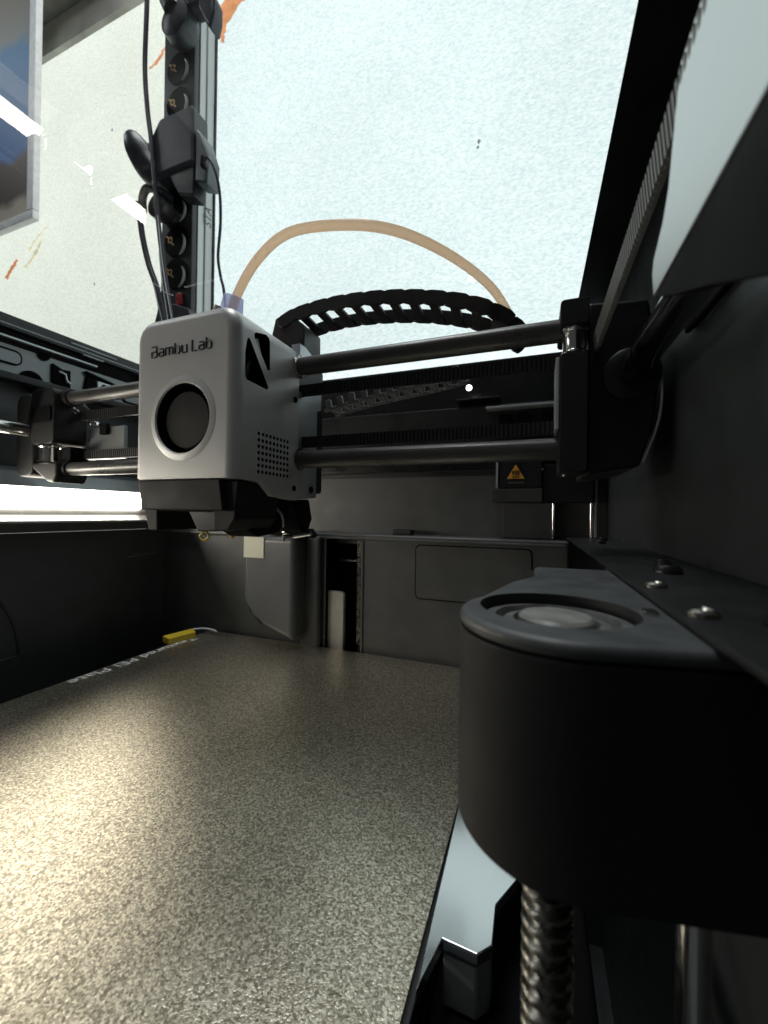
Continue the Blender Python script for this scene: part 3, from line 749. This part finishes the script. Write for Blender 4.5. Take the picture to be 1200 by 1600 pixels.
es = [e for e in bm.edges if len(e.link_faces) == 2 and e.calc_face_angle(0) > math.radians(40)]
bmesh.ops.bevel(bm, geom=es, offset=0.5 * S, segments=2, affect='EDGES', clamp_overlap=True)
bm.to_mesh(shell.data); bm.free()
cut1 = MB().lathe([(16.4, 138), (16.4, 158)], (-155, 0, 43.5), axis='Y', n=64).build('cut_1', M['deep'])
cut2 = MB().prism([(147.0, 79.0), (145.8, 73), (145.9, 62.2), (147.3, 60.6), (161.8, 60.2), (162.8, 61.8), (149.6, 79.2), (148.2, 80.4)], 'X', -146, -120).build('cut_2', M['deep'])
cut3 = MB().prism([(151.8, 83.6), (152.2, 81.8), (162.2, 69.8), (163.9, 70.6), (163.6, 86.4), (162, 87.6), (153.4, 85.0)], 'X', -146, -120).build('cut_3', M['deep'])
hol = MB()
for i in range(9):
    for j in range(7):
        y = 156.2 + i * 2.95; z = 37.6 - j * 3.05
        hol.cyl((-127, y, z), (-120, y, z), 0.95, 0.95, 12)
cut4 = hol.build('cut_4', M['deep'])
boolean(shell, [cut1, cut2, cut3, cut4])
fl = MB().lathe([(16.45, 142), (16.5, 139.9), (17.0, 139.35), (18.0, 139.45), (20.0, 139.92), (20.0, 141.0)], (-155, 0, 43.5), axis='Y', n=64, ring=True).build('fan_ring', M['shell'], head)
fan = MB().lathe([(13.8, 150), (13.8, 142.9), (13.2, 142.3), (0.6, 142.0)], (-154.6, 0, 43.2), axis='Y', n=56).build('fan_hub', M['fan'], head)
fb = MB()
for k in range(9):
    a = 2 * math.pi * k / 9
    fb.obox((-155 + 14.6 * math.cos(a), 151, 43.5 + 14.6 * math.sin(a)), (math.cos(a), 0, math.sin(a)), (-math.sin(a), 0.8, math.cos(a)), (0, 1, 0), 1.7, 3.2, 0.4)
fb.build('fan_blades', M['deep'], fan)
# parts behind the triangular vents
MB().tube(spline([(-131, 150, 60), (-129, 152, 68), (-129.5, 155, 74), (-132, 158, 84)]), 1.6, 10).build('inner_wire', M['plug'], head)
MB().cyl((-138, 152, 68), (-129, 152, 68), 3.4, 3.4, 18).build('inner_motor', M['dull_steel'], head, bevel=0.4)
MB().obox((-131, 158, 80), (1, 0, 0), (0, 1, 0.4), (0, -0.4, 1), 4, 2, 4).build('inner_board', M['greyrail'], head)
# lettering made of strokes
G = {
    'B': ([[(0, 0.50), (0.56, 0.50), (0.70, 0.40), (0.70, 0.12), (0.58, 0), (0, 0), (0, 0.5)], [(0.56, 0.50), (0.64, 0.60), (0.64, 0.90), (0.54, 1.0), (0.0, 1.0)]], 0.98),
    'a': ([[(0.06, 0.70), (0.48, 0.70), (0.58, 0.60), (0.58, 0)], [(0.58, 0.40), (0.12, 0.40), (0, 0.30), (0, 0.1), (0.12, 0), (0.58, 0)]], 0.86),
    'm': ([[(0, 0), (0, 0.70), (0.80, 0.70), (0.90, 0.60), (0.90, 0)], [(0.45, 0.70), (0.45, 0)]], 1.18),
    'b': ([[(0, 1.0), (0, 0), (0.48, 0), (0.60, 0.12), (0.60, 0.56), (0.48, 0.68), (0, 0.68)]], 0.88),
    'u': ([[(0, 0.70), (0, 0.12), (0.12, 0), (0.58, 0), (0.58, 0.70)]], 0.98),
    'L': ([[(0, 1.0), (0, 0), (0.60, 0)]], 0.84),
    ' ': ([], 0.26),
}
x = -175.2; H = 5.1; tilt = 0.0
for chh in 'Bambu Lab':
    strokes, adv = G[chh]
    if strokes:
        lt = MB()
        for s in strokes:
            lt.tube([(x + p[0] * H * 0.98, 139.95, 74.2 + p[1] * H) for p in s], 0.42, 6)
        lt.build('logo_letter', M['ink'], head, smooth=False)
    x += adv * H * 0.98
# small screws on the side
for y, z, r in ((186.2, 62, 1.6), (186, 13.2, 1.6)):
    MB().lathe([(r, -123.9), (r, -123.4), (r * 0.5, -123.3), (r * 0.5, -123.8)], (0, y, z), axis='X', n=20).build('side_screw', M['deep'], head)
mp = MB().prism([(191, 7.2), (211.5, 9.0), (211.5, 61.6), (216, 62.8), (216, 74.6), (191, 68)], 'X', -127, -124.8).build('mounting_plate', M['sheet'], head, bevel=0.3)
MB().prism([(191, 84), (204, 88), (204, 93), (197, 95.2), (191, 95.2)], 'X', -130, -124.4).build('rear_tab', M['sheet'], head, bevel=0.3)
MB().lathe([(2.1, -124.7), (2.1, -124.2)], (0, 205.2, 13.5), axis='X', n=20).build('plate_hole', M['deep'], mp)
MB().box(-183, -127.5, 191, 224, 12, 90).build('carriage', M['black'], head, bevel=2)
for z in (81.3, 29.4):
    MB().lathe([(6.2, -123.9), (6.2, -122.6), (5.2, -122.2), (4.95, -122.2)], (0, 190, z), axis='X', n=32).build('rod_collar', M['steel'], head)
# front duct and legs under the shell
MB().prism([(-185.2, 14.8), (-133.6, 14.8), (-131.4, 0.4), (-182.4, 0.4)], 'Y', 141.2, 156).build('front_duct', M['head_duct'], head, bevel=0.8)
MB().prism([(-180, 14.0), (-126, 14.0), (-127.5, -3.5), (-131.5, -8.8), (-140, -9.2), (-140, 0), (-175.5, 0), (-175.5, -10), (-181.5, -10), (-184.5, -0.5)], 'Y', 144.5, 176).build('duct_frame', M['head_duct'], head, bevel=0.8)
MB().prism([(-157, 0.1), (-140.2, 0.1), (-140.2, -9.6), (-151, -9.6)], 'Y', 146, 171).build('nozzle_guard', M['black'], head, bevel=0.8)
MB().box(-176, -130, 176.5, 190, -4, 14).build('hotend_block', M['deep'], head, bevel=1)
MB().prism([(168, 7), (190, 6), (191, -6), (183, -11.5), (166, -13), (158, -9), (158, 13)], 'X', -150, -131).build('hotend_shroud', M['deep'], head, bevel=1.5)
MB().cyl((-150, 168, -14), (-150, 168, -9), 1.0, 4, 20).build('nozzle', M['brass'], head)
MB().tube(spline([(-160, 160, -10), (-163.5, 160, -13), (-160.5, 160, -15), (-157.5, 160, -13), (-159.5, 160, -10.5)], 6), 0.6, 8).build('wire_loop', M['yellow'], head)
MB().tube(spline([(-130, 176, 4), (-127, 180, -2), (-129, 184, -8)]), 0.7, 8).build('heater_wire', M['greyrail'], head)
MB().prism([(196, 7), (214, 8), (218, -4), (212, -14), (203, -10)], 'X', -146, -131).build('cutter_arm', M['deep'], head, bevel=1)
MB().cyl((-136, 205, -14.5), (-124, 205, -12.5), 1.4, 1.4, 12).build('cutter_pin', M['steel'], head)
# tube collar
MB().tube([(-154.5, 168, 90), (-153.0, 168, 104), (-150.0, 167, 113.5)], [6.6, 6.2, 5.0], 20).build('tube_collar', M['blue'], head)
MB().tube([(-158.5, 162.2, 94), (-156.8, 161.8, 103), (-155.6, 161.8, 107)], [2.6, 2.4, 1.8], 14).build('collar_tab', M['cream'], head)

tb = MB().tube(spline([(-154, 168, 98), (-149, 167, 112), (-134, 165, 128), (-113, 163, 136), (-83, 163.5, 132.8), (-60.2, 170, 128.8), (-41, 190, 126.6), (-25.4, 215, 123.4), (-17, 235, 118.3), (-13, 248, 111), (-12, 256, 102)], 12), 2.3, 14).build('filament_tube', M['tan'], None)
tag(tb, 'pale orange filament tube arching over the print head', 'tube')

# ================================================================== CABLE CHAIN
chain = thing('cable_chain', 'black link cable chain looping from the print head over the gantry', 'cable chain')
def link_mesh(L, h, w):
    b = MB()
    for s in (-1, 1):
        out = [(-L * .62, 0), (-L * .52, h * .42), (-L * .25, h * .5), (L * .30, h * .5), (L * .56, h * .36), (L * .60, 0), (L * .56, -h * .36), (L * .30, -h * .5), (-L * .25, -h * .5), (-L * .52, -h * .42)]
        b.prism(out, 'Y', s * w / 2 - 1.1, s * w / 2 + 1.1)
    b.box(-L * .24, L * .20, -w / 2 + 1.0, w / 2 - 1.0, -h * .52, -h * .26)
    me_o = b.build('link', M['chain'], None, bevel=0.35, seg=1)
    me = me_o.data
    bpy.data.objects.remove(me_o, do_unlink=True)
    return me
def walk(path, step):
    P = spline(path, 30); out = [P[0]]; acc = 0
    for a, b in zip(P, P[1:]):
        d = (b - a).length
        while acc + d >= step:
            t = (step - acc) / d
            a = a + (b - a) * t; d = (b - a).length; acc = 0
            out.append(a)
        acc += d
    return out
lm = link_mesh(12.6, 8.4, 24)
def ladder_link(L, h, w):
    b = MB()
    for q in (-1, 1):
        y0 = q * w / 2
        b.box(-L * .50, L * .47, y0 - 1, y0 + 1, -h * .5, -h * .24)
        b.box(-L * .28, L * .16, y0 - 1.1, y0 + 1.1, -h * .235, h * .5)
    b.box(-L * .2, L * .1, -w / 2 + 1.15, w / 2 - 1.15, -h * .48, -h * .3)
    o = b.build('link', M['chain_grey'], None, bevel=0.25, seg=1)
    me = o.data; bpy.data.objects.remove(o, do_unlink=True)
    return me
lm2 = ladder_link(8.6, 7.2, 15)
def lay(path, step, me):
    pts = walk(path, step)
    for a, b in zip(pts, pts[1:]):
        o = bpy.data.objects.new('link', me); COL.objects.link(o); o.parent = chain
        d = (b - a).normalized(); y = Vector((0, 1, 0)); y = (y - d * y.dot(d)).normalized(); z = d.cross(y)
        m = Matrix((d, y, z)).transposed().to_4x4(); m.translation = (a + b) / 2 * S
        o.matrix_local = m
MB().prism([(-163, 116), (-160, 127), (-150, 129), (-138, 119), (-138, 100), (-150, 96)], 'Y', 216, 238).build('end_bracket', M['chain'], chain, bevel=1.5)
lay([(-157, 227, 121), (-146, 229, 127), (-123, 230, 130), (-95, 230, 129), (-65, 231, 125), (-38, 232, 118), (-20, 234, 110), (-9, 237, 101), (-5, 240, 92)], 12.4, lm)
lay([(-133, 242, 71), (-110, 242, 75.5), (-80, 243, 80), (-55, 243, 83), (-34, 242, 87)], 8.6, lm2)

# ================================================================== LEAD SCREW, COVER, GUIDE ROD
cov = thing('screw_cover', 'large black rounded cover over the lead screw at lower right', 'cover')
cx, cy, R = 5.0, 80.0, 18.5
out = []
for k in range(25):
    a = math.radians(150 + (285 - 150) * k / 24)
    out.append((cx + R * math.cos(a), cy + R * math.sin(a)))
out += [(30, 66.5), (30, 150), (0, 148), (0, 126), (-6, 112)]
body = MB().prism(out, 'Z', -54.8, -20.6).build('cover_body', M['cover'], cov, bevel=0.6, seg=2)
cov_top = MB().prism(out, 'Z', -20.5, -17.7).build('lit_cover_top', M['lit_cover_top'], cov, bevel=1.3, seg=4)  # top slice split off so it can take the lighter, lit-looking colour
c1 = MB().lathe([(14.2, -23.4), (14.2, -15)], (4, 83.5, 0), n=48).build('cut_c', M['deep'])
boolean(body, [c1])
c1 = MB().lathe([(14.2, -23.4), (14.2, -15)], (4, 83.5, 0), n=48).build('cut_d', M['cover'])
boolean(cov_top, [c1])
MB().lathe([(13.4, -23.3), (13.4, -20.0), (11.2, -19.6), (10.6, -21.6), (10.4, -23.3)], (4, 83.5, 0), n=48, ring=True).build('bearing_ring', M['cover_ring'], cov)
MB().lathe([(9.6, -23.3), (9.6, -20.4), (7.8, -20.0), (7.4, -21.8), (7.3, -23.3)], (4, 83.5, 0), n=48, ring=True).build('bearing_ring', M['cover_ring'], cov)
MB().lathe([(6.8, -23.3), (6.8, -19.6), (6.2, -19.0), (0.4, -18.9)], (4, 83.5, 0), n=40).build('bearing_cap', M['cap'], cov)
MB().box(18.5, 21, 83.5, 86.5, -17.9, -16.9).build('cover_clip', M['steel'], cov, bevel=0.3)

ls = MB()
NT, SEG, pitch, z0, z1 = 20, 120, 3.1, -330.0, -55.1
r_of = lambda ph: 3.75 + 0.75 * max(-1, min(1, 1.6 * math.sin(ph)))
vs = []; nz = int((z1 - z0) / pitch * 9)
for i in range(nz + 1):
    z = z0 + (z1 - z0) * i / nz
    for k in range(NT):
        t = 2 * math.pi * k / NT
        r = r_of(2 * math.pi * z / pitch - t)
        vs.append((3.0 + r * math.cos(t), 80 + r * math.sin(t), z))
fs = []
for i in range(nz):
    for k in range(NT):
        fs.append((i * NT + k, i * NT + (k + 1) % NT, (i + 1) * NT + (k + 1) % NT, (i + 1) * NT + k))
fs += [tuple(range(NT)), tuple(nz * NT + k for k in range(NT))]
ls.add(vs, fs)
o = ls.build('lead_screw', M['dull_steel'], None)
tag(o, 'oily threaded steel screw hanging below the black cover', 'screw')
o = MB().cyl((28.5, 90, -330), (28.5, 90, -55.1), 2.7, 2.7, 28).build('guide_rod', M['steel'], None, bevel=0.3)
tag(o, 'smooth steel rod at the lower right corner right of the threaded screw', 'rod')
